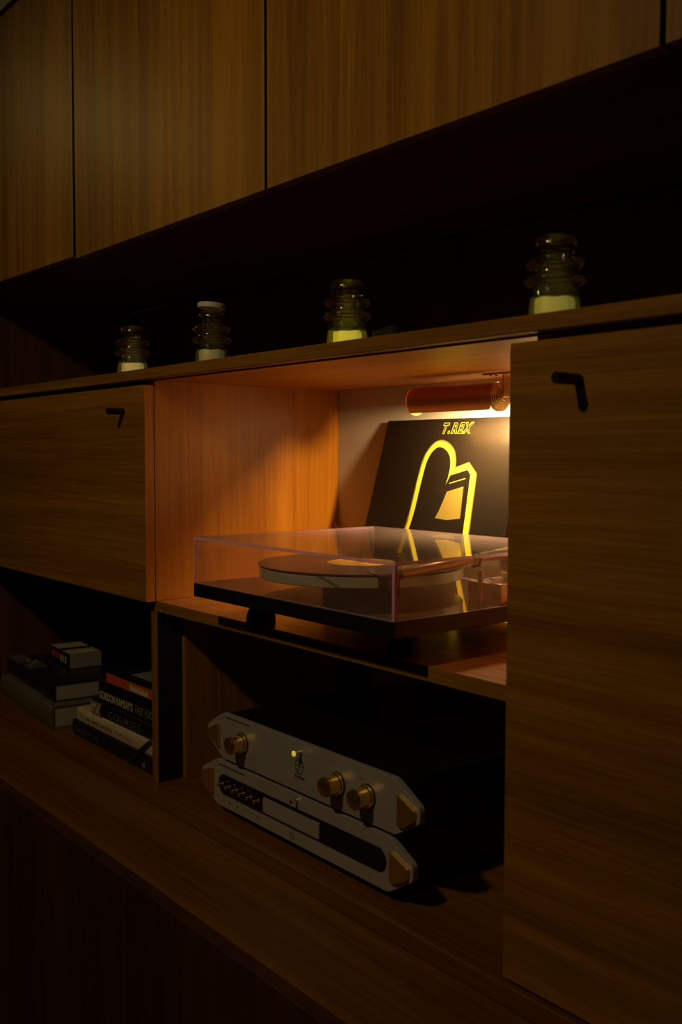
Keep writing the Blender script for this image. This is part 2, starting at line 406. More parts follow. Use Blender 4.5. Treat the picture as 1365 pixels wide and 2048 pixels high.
# ------------------------------------------------------------------ bottom board and base cabinets
o = box('bottom_board', 'counter', XL, 1.376, .0300, YB+.012, -.399, ZA-.0003, bev=.001)
tag(o, 'wooden bottom board under books and amplifiers, front edge showing', 'board')
bm = bmesh.new(); prism(bm, [(.1565, .0305), (.1585, .0305), (.1545, .0385), (.1525, .0385)], lambda a, b, d: (a, b, d), ZA-.0003, ZA-.0001); link('joint_mark', bm, 'txt_grey', o)['label'] = 'short pale mark across the edge'
ZB = -.4
edges = [-1.10, -.2527, .603, 1.46]
blab = ['dark wooden base cabinet at lower left, under the books', 'dark wooden base cabinet at bottom centre, under the amplifiers', 'dark base cabinet at lower right, under the tall cabinet']
o = box('counter_top', 'counter', -1.10, 1.46, -.1195, YB+.012, -.4175, ZB, bev=.0006)
tag(o, 'wide dark wooden counter top in front of the shelving unit', 'counter')
for i in range(3):
    a, b = edges[i], edges[i+1]
    t = thing('base_cabinet', blab[i], 'cabinet', ((a+b)/2, -.12, -1.05), 'base cabinets')
    bm = bmesh.new()
    for d in ((a+.001, a+.018, -.1195, YB, -1.05, -.418), (b-.018, b-.001, -.1195, YB, -1.05, -.418), (a+.018, b-.018, YB-.012, YB, -1.05, -.418), (a+.018, b-.018, -.1195, YB-.012, -1.05, -1.03)):
        bbox(bm, *d, bev=0)
    bmesh.ops.translate(bm, verts=bm.verts, vec=-t.location); link('carcass', bm, 'carcass', t)
    box('door', 'base_door', a+.0022, b-.0022, -.140, -.1205, -1.04, ZB, t, bev=.0008)
o = box('toe_kick', 'dark', -1.09, 1.45, -.07, -.05, -1.0999, -1.0505, bev=0); tag(o, 'dark toe kick board below the base cabinets', 'board')

# ------------------------------------------------------------------ turntable
T = thing('turntable', 'black turntable on flared feet under a clear acrylic lid in the lit niche', 'turntable', (.2235, .18, ZN0))
def loc(bm, p=T):
    bmesh.ops.translate(bm, verts=bm.verts, vec=-Vector(p.location)); return bm
bm = bmesh.new(); bbox(bm, 0, .447, 0, .36, -.0200, 0, .0009)
bm.faces.ensure_lookup_table()
for f in bm.faces: f.material_index = 1 if f.normal.z > .9 else 0
pl = link('plinth', loc(bm), None, T, mats=['blackedge', 'plinth'])
for x, y in ((.066, .0772), (.381, .0772), (.066, .318), (.381, .318)):
    bm = bmesh.new()
    lathe(bm, [(.0240, -.0205), (.0240, -.0218), (.0165, -.0315), (.0160, -.0330), (.0165, -.0345), (.0215, -.0480), (.0222, -.0578)], 32, c=(x, y, 0))
    link('foot', loc(bm), 'rubber', T, True)
# platter, record
pc = (.186, .172, 0)
bm = bmesh.new(); lathe(bm, [(.056, .0006), (.056, .0150), (.054, .0160)], 48, c=pc); link('sub_platter', loc(bm), 'rubber', T, True)
bm = bmesh.new(); lathe(bm, [(.1475, .0166), (.1485, .0176), (.1485, .0304), (.1475, .0314)], 96, c=pc); link('platter', loc(bm), 'platter', T, True)
bm = bmesh.new(); lathe(bm, [(.147, .0315), (.147, .0338)], 72, c=pc); link('platter_mat', loc(bm), 'rubber', T, True)
bm = bmesh.new(); lathe(bm, [(.003, .034), (.003, .0470), (.0020, .0485)], 20, c=pc); link('spindle', loc(bm), 'chrome', T, True)
rec = thing('vinyl_record', 'black vinyl record with yellow label lying on the turntable platter', 'record', (pc[0], pc[1], .0339))
def recrings():
    prof = [(.0032, .0), (.1500, .0), (.1506, .0007), (.1500, .0014)]
    r = .149; up = True
    while r > .056:                      # fine concentric relief of the grooves
        prof.append((r, .0014 if up else .00126)); r -= .0018; up = not up
    prof += [(.054, .0014), (.0032, .0014)]
    return prof
bm = bmesh.new(); lathe(bm, recrings(), 120, close=True); link('disc', bm, 'vinyl', rec, True)
bm = bmesh.new(); lathe(bm, [(.0033, .0015), (.0500, .0015), (.0500, .0018), (.0033, .0018)], 64, close=True); lb = link('record_label', bm, 'label', rec, True)
bm = bmesh.new()
bm.free()
for (u, v, a, b) in ((-.030, .006, .024, .004), (-.027, .013, .018, .003), (.006, -.020, .026, .0025), (.010, -.026, .02, .002)):
    bm = bmesh.new(); bbox(bm, u, u+a, v, v+b, .00182, .00190, 0); link('label_print', bm, 'labelink', lb)
# tonearm
A0, A1 = Vector((.390, .060, .0455)), Vector((.386, .268, .0600))
bm = bmesh.new(); tube(bm, [A0, A0.lerp(A1, .5), A1], [.0064, .0069, .0073], 20)
arm = link('tonearm', loc(bm), 'armtube', T, True)
bm = bmesh.new(); lathe(bm, [(.030, .0005), (.030, .010), (.027, .012), (.027, .034), (.024, .036)], 36, c=(.400, .275, 0)); link('tonearm_base', loc(bm), 'chrome', T, True)
bm = bmesh.new(); bbox(bm, .372, .428, .262, .300, .0365, .0645, .003, 2); link('bearing_yoke', loc(bm), 'chrome', T)
bm = bmesh.new(); lathe(bm, [(.012, .300), (.016, .303), (.016, .327), (.012, .330)], 28, 'Y', c=(.386, 0, .056)); link('counterweight', loc(bm), 'chrome', T, True)
bm = bmesh.new()
prism(bm, [(-.009, 0), (.009, 0), (.007, .034), (-.007, .034)], lambda a, b, d: (.391+a+b*.05, .060-b, .0425+d), 0, .004, .0008)
hs = link('headshell', loc(bm), 'black', T)
bm = bmesh.new(); bbox(bm, .385, .401, .029, .052, .0300, .0424, .001); c_ = link('cartridge', loc(bm), 'bk_navy', T)
bm = bmesh.new(); tube(bm, [(.384, .034, .046), (.380, .026, .048), (.378, .018, .052)], .001, 8); link('finger_lift', loc(bm), 'steel', T, True)
bm = bmesh.new()
for k in range(4):
    x = .385+.004*k
    tube(bm, [(x, .052, .039), (x+.0006, .060, .0385+.001*k), (.389, .068, .044)], .0006, 6)
link('cartridge_wires', loc(bm), 'brass', T, True)
# arm rest clip and cue lever
bm = bmesh.new(); lathe(bm, [(.0042, .0005), (.0042, .040), (.003, .043)], 20, c=(.3995, .196, 0)); rs = link('arm_rest_post', loc(bm), 'chrome', T, True)
bm = bmesh.new()
tube(bm, [(.3885+.0100*math.cos(a), .196, .0555+.0100*math.sin(a)) for a in [R(x) for x in range(-130, 200, 22)]], .0024, 8)
link('arm_rest_clip', loc(bm), 'clip', T, True)
bm = bmesh.new(); tube(bm, [(.414, .230, .030), (.424, .215, .034), (.428, .185, .034)], .0016, 8); link('cue_lever', loc(bm), 'steel', T, True)
bm = bmesh.new(); bbox(bm, .372, .432, .200, .258, .0005, .026, .002, 2); link('arm_lift_block', loc(bm), 'chrome', T)
# acrylic lid
def lidwall(name, d, edgefaces):
    bm = bmesh.new(); bbox(bm, *d, bev=0); bm.normal_update()
    for f in bm.faces:
        n = f.normal
        key = ('+x' if n.x > .9 else '-x' if n.x < -.9 else '+y' if n.y > .9 else '-y' if n.y < -.9 else '+z' if n.z > .9 else '-z')
        f.material_index = 1 if key in edgefaces else 0
    return bm
H = .0692; X0, X1, Y0, Y1, th = .001, .446, .001, .359, .0042
lid = link('lid', loc(lidwall('lid', (X0, X1, Y0, Y1, H-th, H), ('+x', '-x', '+y', '-y'))), None, T, mats=['acrylic', 'acrylic_edge'])
for nm, d, e in (('lid_front', (X0, X1, Y0, Y0+th*.7, .0006, H-th-.0001), ('+x', '-x', '-z')),
                 ('lid_back', (X0, X1, Y1-th*.7, Y1, .0006, H-th-.0001), ('+x', '-x', '-z')),
                 ('lid_side', (X0, X0+th*.7, Y0+th*.7, Y1-th*.7, .0006, H-th-.0001), ('-z',)),
                 ('lid_side', (X1-th*.7, X1, Y0+th*.7, Y1-th*.7, .0006, H-th-.0001), ('-z',))):
    o = link(nm, lidwall(nm, d, e), None, lid, mats=['acrylic', 'acrylic_edge'])
    o.data.transform(Matrix.Translation(-Vector(T.location)))
# corner strips where the panes are glued, pale with the painted edge light
for x0, x1, y0, y1 in ((X0-.0003, X0+.0042, Y0-.0003, Y0+.0003), (X1-.0042, X1+.0003, Y0-.0003, Y0+.0003), (X1, X1+.0004, Y0-.0003, Y0+.0042)):
    bm = bmesh.new(); bbox(bm, x0, x1, y0, y1, .0006, H-th, 0); link('lid_joint', loc(bm), 'acrylic_edge', lid)
for x in (.09, .35):
    bm = bmesh.new(); bbox(bm, x-.016, x+.016, .3592, .3645, -.008, .012, .001, 2); link('hinge', loc(bm), 'rubber', T)

# ------------------------------------------------------------------ record sleeve leaning at the back
SP = Vector((-.061, .4470, .2540)); SD = Vector((0, -.0920, -.3120)).normalized(); SU = Vector((1, 0, 0)); SN = SU.cross(SD)   # SN looks back
if SN.y > 0: SN = -SN
SW = .326
S = thing('record_sleeve', 'black and gold record sleeve leaning against the back of the lit niche', 'record sleeve', (SP.x+SW/2, SP.y-.092, ZN0))
def sfn(u, v, d):
    return SP+SU*u+SD*v+SN*d-Vector(S.location)
bm = bmesh.new(); prism(bm, [(0, 0), (SW, 0), (SW, SW-.003), (0, SW-.003)], sfn, -.0035, 0, .0006); link('cover', bm, 'sleeve', S)
def smoothpoly(p, k=6):
    out = []
    n = len(p)
    for i in range(n):
        a, b, c, d = [Vector(p[(i+j-1) % n]) for j in range(4)]
        for s in range(k):
            t_ = s/k
            q = .5*((2*b)+(-a+c)*t_+(2*a-5*b+4*c-d)*t_**2+(-a+3*b-3*c+d)*t_**3)
            out.append((q.x, q.y))
    return out
def grow(p, o):
    n = len(p); out = []
    ar = sum(p[i][0]*p[(i+1) % n][1]-p[(i+1) % n][0]*p[i][1] for i in range(n)); s = 1 if ar > 0 else -1
    for i in range(n):
        t_ = Vector((p[(i+1) % n][0]-p[i-1][0], p[(i+1) % n][1]-p[i-1][1])).normalized()
        out.append((p[i][0]+s*t_.y*o, p[i][1]-s*t_.x*o))
    return out
def ragged(p):
    return [(a+random.uniform(-.0009, .0009), b+random.uniform(-.0009, .0009)) for a, b in p]
leaf = smoothpoly([(.140, .0520), (.160, .0540), (.177, .070), (.182, .100), (.174, .150), (.172, .220), (.170, .298), (.140, .304), (.106, .298), (.110, .235), (.119, .170), (.121, .110), (.125, .072)])
slab = [(.186, .1000), (.2225, .0900), (.231, .098), (.241, .190), (.245, .300), (.160, .300), (.164, .16)]
for nm, p, mt_, d in (('printed_halo', grow(leaf, .0128), 'sleevehalo', (.00010, .00014)), ('printed_halo', grow(slab, .0138), 'sleevehalo', (.00015, .00019)),
                      ('printed_outline', ragged(grow(leaf, .0098)), 'sleevegold', (.0002, .0003)), ('printed_outline', grow(slab, .0115), 'sleevegold', (.0003, .0004)),
                      ('printed_shape', leaf, 'sleeve', (.0005, .0006)), ('printed_shape', slab, 'sleeve', (.0005, .0007)),
                      ('printed_panel', [(.1865, .128), (.2216, .118), (.229, .172), (.200, .176), (.172, .174), (.178, .160)], 'sleevepanel', (.0008, .0009)),
                      ('printed_panel', [(.174, .200), (.224, .200), (.226, .207), (.174, .207)], 'sleevegold', (.0008, .0009)),
                      ('printed_line', [(.188, .113), (.2215, .1040), (.2217, .1055), (.188, .1145)], 'sleevegold', (.0008, .0009))):
    bm = bmesh.new(); prism(bm, p, sfn, *d)
    bmesh.ops.triangulate(bm, faces=[f for f in bm.faces if len(f.verts) > 4]); link(nm, bm, mt_, S)
def smat(u, v, d):
    p = sfn(u, v, d); up = -SD
    return Matrix(((SU.x, up.x, SN.x, p.x), (SU.y, up.y, SN.y, p.y), (SU.z, up.z, SN.z, p.z), (0, 0, 0, 1)))
for nm, off, mt_, d in (('title_outline', .0015, 'sleevegold', .0003), ('title_lettering', .0004, 'sleeve', .0006)):
    text(nm, 'T.REX', mt_, .0245, smat(.1425, .0258, d), S, shear=.25, offset=off, fit=.0705 if off > .001 else .0683, spacing=1.34)

bm = bmesh.new(); tube(bm, [(-.2105, .4520, -.0550), (-.2110, .4490, .010), (-.2120, .4440, .048), (-.2085, .4420, .060), (-.2050, .4450, .052), (-.2040, .4500, .020), (-.2040, .4525, -.055)], .0016, 8)
o = link('audio_cable', bm, 'white', None, True); tag(o, 'thin pale cable looping up in the back left corner of the niche', 'cable')

# ------------------------------------------------------------------ lamp under the niche ceiling
LA = Vector((0, .3720, .2800)); LR = .0230; LX0, LX1 = .0905, .272
Lp = thing('niche_lamp', 'copper half-round lamp mounted under the niche ceiling above the sleeve', 'lamp', (.18, .372, .3150))
def lfn(x, ang, r): return Vector((x, LA.y+r*math.cos(ang), LA.z+r*math.sin(ang)))-Vector(Lp.location)
bm = bmesh.new(); n = 28
A_0, A_1 = R(-12), R(238)
def shade_profile(x):
    """lower edge of the shade rounds up near its right end"""
    e = max(0, (x-(LX1-.014))/.014); return A_1-R(36)*(1-math.sqrt(max(0, 1-e*e)))
xs = [LX0+(LX1-LX0)*i/24 for i in range(20)]+[LX1-.014+.014*math.sin(R(90)*k/8) for k in range(0, 9)]
xs = sorted(set(round(x, 5) for x in xs))
grid = {}
for i, x in enumerate(xs):
    a1 = shade_profile(x)
    for j in range(n+1):
        a = A_0+(a1-A_0)*j/n
        grid[i, j, 0] = bm.verts.new(lfn(x, a, LR)); grid[i, j, 1] = bm.verts.new(lfn(x, a, LR-.0008))
for i in range(len(xs)-1):
    for j in range(n):
        f = bm.faces.new([grid[i, j, 0], grid[i+1, j, 0], grid[i+1, j+1, 0], grid[i, j+1, 0]]); f.material_index = 0
        f = bm.faces.new([grid[i, j, 1], grid[i, j+1, 1], grid[i+1, j+1, 1], grid[i+1, j, 1]]); f.material_index = 1
for i in range(len(xs)-1):
    for j in (0, n):
        bm.faces.new([grid[i, j, 0], grid[i, j, 1], grid[i+1, j, 1], grid[i+1, j, 0]])
for j in range(n):
    for i in (0, len(xs)-1):
        bm.faces.new([grid[i, j, 0], grid[i, j+1, 0], grid[i, j+1, 1], grid[i, j, 1]])
bmesh.ops.recalc_face_normals(bm, faces=bm.faces)
link('lamp_shade', bm, None, Lp, True, mats=['copper', 'shadein'])
def lcap(name, x0, sgn, mat, prof):
    bm = bmesh.new(); lathe(bm, [(r, x0+sgn*d) for r, d in prof], 40, 'X', c=(-Lp.location.x, LA.y-Lp.location.y, LA.z-Lp.location.z)); return link(name, bm, mat, Lp, True)
lcap('end_cap', LX0-.0020, 1, 'brass', [(.0232, 0), (.0238, .0006), (.0232, .0016)])
lcap('end_cap', LX1+.0012, 1, 'brass', [(.0220, -.0040), (.0221, .0016), (.0198, .0016), (.0190, .0030), (.0168, .0030), (.0160, .0044), (.0136, .0044), (.0128, .0058), (.0102, .0058), (.0094, .0072), (.0064, .0072), (.0054, .0088)])
bm = bmesh.new(); bbox(bm, .2822, .2852, .366, .378, .2790, .3130, .0004); loc(bm, Lp); link('bracket', bm, 'brass', Lp)
bm = bmesh.new(); bbox(bm, .246, .304, .362, .382, .3130, .3153, .0004); loc(bm, Lp); link('mounting_plate', bm, 'brass', Lp)
for x in (.254, .265):
    bm = bmesh.new(); lathe(bm, [(.0022, .3118), (.0026, .3128)], 14, c=(x, .372, 0)); loc(bm, Lp); link('screw', bm, 'black', Lp, True)
bm = bmesh.new(); lathe(bm, [(.002, .200), (.0080, .204), (.0080, .256), (.002, .262)], 24, 'X', c=(0, LA.y, LA.z)); loc(bm, Lp); link('tube_bulb', bm, 'bulb', Lp, True)

# ------------------------------------------------------------------ hi-fi amplifiers
YA = .0700
def plate_poly(x0, x1, z0, z1, cx, zs0, zs1, rr=.006):
    """hexagonal-ended plate with rounded corners"""
    pts = [(x0+cx, z1), (x1-cx, z1), (x1, zs1), (x1, zs0), (x1-cx, z0), (x0+cx, z0), (x0, zs0), (x0, zs1)]
    return round_poly(pts, rr)
def round_poly(pts, rr, k=4):
    out = []; n = len(pts)
    for i in range(n):
        p = Vector(pts[i]); a = Vector(pts[i-1])-p; b = Vector(pts[(i+1) % n])-p
        d = min(rr, a.length*.45, b.length*.45)
        s, e = p+a.normalized()*d, p+b.normalized()*d
        for j in range(k+1):
            t_ = j/k; q = (1-t_)**2*s+2*t_*(1-t_)*p+t_**2*e; out.append((q.x, q.y))
    return out
def yfn(o, y):
    L_ = Vector(o.location); return lambda a, b, d: Vector((a, y-d, b))-L_
def prt(name, o, poly, y, d0, d1, mat, bev=0., parent=None):
    bm = bmesh.new(); prism(bm, poly, yfn(o, y), d0, d1, bev)
    bmesh.ops.triangulate(bm, faces=[f for f in bm.faces if len(f.verts) > 4]); return link(name, bm, mat, parent or o)
def knob(o, x, z, y):
    L_ = Vector(o.location)
    bm = bmesh.new(); lathe(bm, [(.0160, 0), (.0160, -.0010), (.0150, -.0014)], 40, 'Y', c=Vector((x, y-.0003, z))-L_); link('knob_ring', bm, 'ink', o, True)
    bm = bmesh.new(); lathe(bm, [(.0148, -.0018), (.0151, -.0028), (.0148, -.0050), (.0130, -.0062), (.0130, -.0075), (.0126, -.0200), (.0136, -.0212), (.0136, -.0238), (.0122, -.0260), (.006, -.0272)], 40, 'Y', c=Vector((x, y, z))-L_)
    return link('knob', bm, 'gold', o, True)
def rod(name, o, x, z, r0, r1, ln, y, mat):
    bm = bmesh.new(); lathe(bm, [(r0, -.0003), (r0*.9, -ln*.8), (r1, -ln)], 18, 'Y', c=Vector((x, y, z))-Vector(o.location)); return link(name, bm, mat, o, True)
def words(o, x, z, lens, h, y, name='printing', gap=.0016):
    """print too small to read in the photo: word-sized strokes"""
    bm = bmesh.new(); L_ = Vector(o.location)
    for ln in lens:
        u = 0
        while u < ln-.0004:
            bbox(bm, x+u-L_.x, x+u+.0011-L_.x, y-.00035-L_.y, y-.0002-L_.y, z-L_.z, z+h*random.choice((.75, 1, 1))-L_.z, 0); u += .0016
        x += ln+gap
    return link(name, bm, 'ink', o)
A1_ = thing('amplifier', 'silver amplifier with three gold knobs, on top of the other hi-fi unit', 'amplifier', (.1833, .25, -.2840))
A2_ = thing('hifi_preamplifier', 'silver hi-fi unit with black oblong window and gold switches, standing on the board', 'amplifier', (.1680, .25, ZA))
# upper one
poly = plate_poly(-.0615, .4285, -.2834, -.2112, .0450, -.2560, -.2378)
prt('front_plate', A1_, poly, YA, 0, .009, 'silver', .0008)
box('body', 'black', -.022, .389, YA+.0005, .418, -.2790, -.2150, A1_, bev=.001)
YP = YA-.009
prt('end_plate', A1_, round_poly([(-.0240, -.2285), (-.0240, -.2672), (-.0565, -.2508), (-.0565, -.2448)], .003), YP, .0002, .0050, 'goldsat', .0008)
prt('end_plate', A1_, round_poly([(.3905, -.2285), (.3905, -.2690), (.4010, -.2690), (.4210, -.2555), (.4225, -.2420)], .003), YP, .0002, .0050, 'goldsat', .0008)
for x, z in ((.0390, -.2468), (.2698, -.2480), (.3308, -.2480)): knob(A1_, x, z, YP)
rod('power_button', A1_, .1880, -.2245, .0030, .0036, .012, YP, 'steel'); 
bm = bmesh.new(); lathe(bm, [(.0036, -.0118), (.0040, -.0124), (.0040, -.0140), (.0026, -.0150)], 18, 'Y', c=Vector((.1880, YP, -.2245))-Vector(A1_.location)); link('indicator_lens', bm, 'ledgold', A1_, True)
words(A1_, -.0079, -.2172, (.024, .022, .018), .0017, YP)
for x, z in ((.047, -.2690), (.318, -.2290), (.3285, -.2702), (.2690, -.2710)): words(A1_, x, z, (.005,), .0014, YP, 'legend')
words(A1_, .322, -.2755, (.018,), .0014, YP, 'legend')
bm = bmesh.new(); L_ = Vector(A1_.location)
hexo = [(.1755, -.2420), (.1790, -.2350), (.1885, -.2345), (.1925, -.2410), (.1925, -.2490), (.1890, -.2560), (.1795, -.2565), (.1755, -.2500)]
def strokes(bm, pts, close, y, w=.0005):
    q = pts+[pts[0]] if close else pts
    for a, b in zip(q, q[1:]):
        tube(bm, [Vector((a[0], y, a[1]))-L_, Vector((b[0], y, b[1]))-L_], w, 5)
strokes(bm, hexo, True, YP-.0003); strokes(bm, [(.1755, -.2455), (.1925, -.2455)], False, YP-.0003); strokes(bm, [(.184, -.2348), (.184, -.2455), (.1795, -.2565)], False, YP-.0003)
link('emblem', bm, 'ink', A1_)
text('emblem_lettering', 'Kraken', 'ink', .0080, face_matrix(.1735-L_.x, YP-.0004-L_.y, -.2640-L_.z), A1_, fit=.0215, offset=.0001)
# lower one
poly = plate_poly(-.0802, .4165, -.3615, -.2885, .0450, -.3325, -.3125)
prt('front_plate', A2_, poly, YA, 0, .009, 'silver', .0008)
box('body', 'black', -.040, .376, YA+.0005, .418, -.3600, -.2925, A2_, bev=.001)
for x, y in ((-.01, .11), (.346, .11), (-.01, .38), (.346, .38)):
    bm = bmesh.new(); lathe(bm, [(.019, -.3748), (.020, -.3725), (.018, -.3603)], 28, c=Vector((x, y, 0))-Vector(A2_.location)); link('foot', bm, 'rubber', A2_, True)
prt('end_plate', A2_, round_poly([(-.0425, -.3035), (-.0425, -.3460), (-.0560, -.3440), (-.0755, -.3290), (-.0755, -.3160)], .003), YP, .0002, .0050, 'goldsat', .0008)
prt('end_plate', A2_, round_poly([(.3770, -.3055), (.3770, -.3450), (.3880, -.3445), (.4095, -.3325), (.4110, -.3185)], .003), YP, .0002, .0050, 'goldsat', .0008)
pill = [(-.0120+.0160*math.cos(R(a)), -.3245+.0160*math.sin(R(a))) for a in range(90, 271, 12)]+[(.3520+.0160*math.cos(R(a)), -.3245+.0160*math.sin(R(a))) for a in range(-90, 91, 12)]
prt('window', A2_, pill, YP, .0002, .0006, 'vinyl')
prt('display_panel', A2_, round_poly([(.0968, -.3140), (.2320, -.3135), (.2320, -.3365), (.0968, -.3365)], .0025), YP, .0008, .0030, 'silver', .0004)
for x in (-.0164, .0038, .0232, .0424, .0626, .0818):
    bm = bmesh.new(); lathe(bm, [(.0034, -.0006), (.0034, -.0018), (.0020, -.0022), (.0022, -.0060), (.0031, -.0085), (.0028, -.0100), (.0014, -.0108)], 16, 'Y', c=Vector((x, YP, -.3242))-Vector(A2_.location)); link('toggle_switch', bm, 'gold', A2_, True)
for x, ln in ((-.0166, .003), (.0005, .0075), (.0212, .005), (.0390, .003), (.0605, .003), (.0760, .0085)): words(A2_, x, -.3508, (ln,), .0016, YP, 'legend')
rod('power_button', A2_, .1790, -.2960, .0026, .0028, .012, YP, 'steel')
words(A2_, -.0264, -.2962, (.030, .020, .018), .0018, YP)
bm = bmesh.new(); L_ = Vector(A2_.location)
strokes(bm, [(.1630, -.3465), (.1705, -.3465), (.1705, -.3560), (.1630, -.3560)], True, YP-.0003, .0003); strokes(bm, [(.1630, -.3512), (.1705, -.3512)], False, YP-.0003, .0003)
link('emblem', bm, 'ink', A2_)

# ------------------------------------------------------------------ glass insulators on the long shelf
def insulator(x, y, rz, wax, waxr, waxh, label, cap=False, s=1.):
    o = thing('glass_insulator', label, 'glass insulator', (x, y, ZS1+.0003), 'glass insulators on the long shelf', rz)
    outer = [(.0268, 0), (.0285, .0015), (.0278, .010), (.0255, .026), (.0252, .033), (.0300, .0355), (.0330, .0392), (.0322, .0420), (.0262, .0438), (.0244, .0462), (.0243, .0505),
             (.0290, .0535), (.0312, .0572), (.0300, .0605), (.0250, .0625), (.0228, .0650), (.0230, .0690), (.0240, .0715), (.0238, .0775), (.0215, .0835), (.0165, .0868), (.0140, .0872)]
    inner = [(.0120, .0800), (.0128, .0770)]
    z = .075; k = 0
    while z > .036:
        inner.append((.0150 if k % 2 else .0132, z)); z -= .0026; k += 1
    inner += [(.0200, .0340), (.0215, .0300), (.0222, .0100), (.0228, .0002)]
    prof = [(r*s, z*s) for r, z in outer]+[(.006*s, .0876*s), (.0006, .0876*s), (.0006, .0812*s)]+[(r*s, z*s) for r, z in inner]
    bm = bmesh.new(); lathe(bm, prof, 56, close=True); link('glass_body', bm, 'glass', o, True)
    bm = bmesh.new()
    lathe(bm, [(waxr*.97, .0006), (waxr, .002), (waxr, waxh-.002), (waxr*.93, waxh), (.001, waxh-.0004)], 32)
    for v in bm.verts:
        if v.co.z > waxh*.6: v.co.z += .0006*math.sin(v.co.x*260+x*9)+.0003*math.cos(v.co.y*420)
    link('wax_block', bm, wax, o, True)
    if cap:
        bm = bmesh.new(); lathe(bm, [(.0185, .0880), (.0222, .0884), (.0226, .0945), (.0215, .0962), (.002, .0966)], 36)
        bmesh.ops.rotate(bm, verts=bm.verts, cent=(0, 0, .088), matrix=Matrix.Rotation(R(4), 3, 'Y'))
        link('cap', bm, 'white', o, True)['label'] = 'white round plastic cap'
    return o
insulator(-.352, .085, .3, 'wax_amber', .0195, .0200, 'clear ribbed glass insulator with a glowing amber block inside, leftmost on the long shelf')
insulator(-.082, .085, 1.1, 'waxpale', .0205, .0220, 'clear ribbed glass insulator topped by a white cap', True, .97)
insulator(.258, .085, 2.0, 'wax', .0190, .0195, 'clear ribbed glass insulator with bright yellow block, above the middle of the niche')
insulator(.602, .085, .8, 'wax_dim', .0212, .0215, 'clear ribbed glass insulator with yellow block, rightmost, above the tall cabinet')
bm = bmesh.new(); bmesh.ops.create_icosphere(bm, subdivisions=3, radius=1)
for v in bm.verts:
    k = 1+.08*math.sin(5*v.co.x+3*v.co.y)+.06*math.sin(7*v.co.z+2*v.co.x)
    v.co = Vector((v.co.x*.026*k, v.co.y*.018*k, v.co.z*.0135*k))
zm = min(v.co.z for v in bm.verts)
for v in bm.verts: v.co.z = max(v.co.z, zm+.003)
o = link('dark_pebble', bm, 'stone', None, True, (.308, .115, ZS1+.0003-zm-.003)); tag(o, 'small dark rounded pebble on the long shelf, between the two right glass insulators', 'pebble')

# ------------------------------------------------------------------ books
def book(name, label, x0, x1, y0, d, z0, h, cover, cat='book', group=None, rz=0, pivot=None, round_spine=.004):
    """book lying flat, spine toward the room (-Y)"""
    p = pivot or ((x0+x1)/2, y0, z0)
    o = thing(name, label, cat, p, group, rz)
    bm = bmesh.new(); c = .0024
    # cover: C-shaped section in (y,z), rounded at the spine
    sec = []
    for k in range(7):
        a = R(90+180*k/6); sec.append((y0+round_spine+round_spine*math.cos(a), z0+h/2+h/2*math.sin(a)))
    outer = [(y0+d, z0+h)]+sec+[(y0+d, z0)]
    inner = [(y0+d, z0+c), (y0+round_spine+c, z0+c), (y0+round_spine+c, z0+h-c), (y0+d, z0+h-c)]
    prism(bm, outer+inner, lambda a, b, dd: Vector((dd, a, b))-Vector(p), x0, x1)
    bmesh.ops.triangulate(bm, faces=[f for f in bm.faces if len(f.verts) > 4])
    link('cover', bm, cover, o)
    bm = bmesh.new(); bbox(bm, x0+.003-p[0], x1-.003-p[0], y0+round_spine+c+.0003-p[1], y0+d-.004-p[1], z0+c+.0002-p[2], z0+h-c-.0002-p[2], 0)
    link('pages', bm, 'pages', o)
    return o
def spine_text(o, s, mat, x, y, z, size, fit=None, spacing=1., off=0., name='spine_lettering', depth=0.):
    L_ = Vector(o.location)
    return text(name, s, mat, size, face_matrix(x-L_.x, y-L_.y, z-L_.z), o, fit=fit, spacing=spacing, offset=off)
G = 'books stacked in the lower left bay'
e = .0004; z = ZA
b1 = book('book', 'black hardback book at the bottom of the right-hand stack', -.5900, -.2450, .0640, .250, z, .0305, 'bk_black', group=G); z += .0305+e
spine_text(b1, 'HABOYUR', 'txt_dim', -.5760, .0634, ZA+.0095, .0150, fit=.108, off=.0004)
bm = bmesh.new(); bbox(bm, -.2875, -.2795, .0631, .0637, ZA+.008, ZA+.0165, .0002); bmesh.ops.translate(bm, verts=bm.verts, vec=-b1.location); link('spine_emblem', bm, 'txt_grey', b1)
zc = z
b2 = book('book', 'cream hardback book with a dark blue ribbon, second from the bottom of its stack', -.5690, -.2440, .0655, .240, z, .0285, 'bk_cream', group=G); z += .0285+e
spine_text(b2, 'The', 'txt_cream', -.5600, .0649, zc+.0110, .0150, fit=.026)
L_ = Vector(b2.location)
bm = bmesh.new()
for x, ln in ((-.528, .020), (-.503, .034), (-.464, .016), (-.443, .028)):
    u = 0
    while u < ln:
        bbox(bm, x+u-L_.x, x+u+.0014-L_.x, .0648-L_.y, .0650-L_.y, zc+.0105-L_.z, zc+.0105+random.uniform(.005, .009)-L_.z, 0); u += .0030
link('spine_printing', bm, 'txt_cream', b2)
spine_text(b2, 'KITCHEN', 'txt_cream', -.4060, .0649, zc+.0105, .0105, fit=.072)
bm = bmesh.new()       # ribbon falls diagonally over the spines
rib = [(-.2590, zc+.0330), (-.2470, zc+.0330), (-.3340, zc-.0270), (-.3520, zc-.0270)]
prism(bm, rib, lambda a, b, dd: Vector((a, .0622-dd, b))-L_, 0, .0006); link('ribbon', bm, 'ribbon', b2)['label'] = 'dark blue ribbon marker'
b3 = book('book', 'black book reading COURSES with a grey photo at its spine end', -.5100, -.2440, .0670, .240, z, .0285, 'bk_black', group=G)
spine_text(b3, 'COURSES', 'txt_grey', -.4300, .0664, z+.0065, .0205, fit=.126, spacing=1.05, off=-.0004)
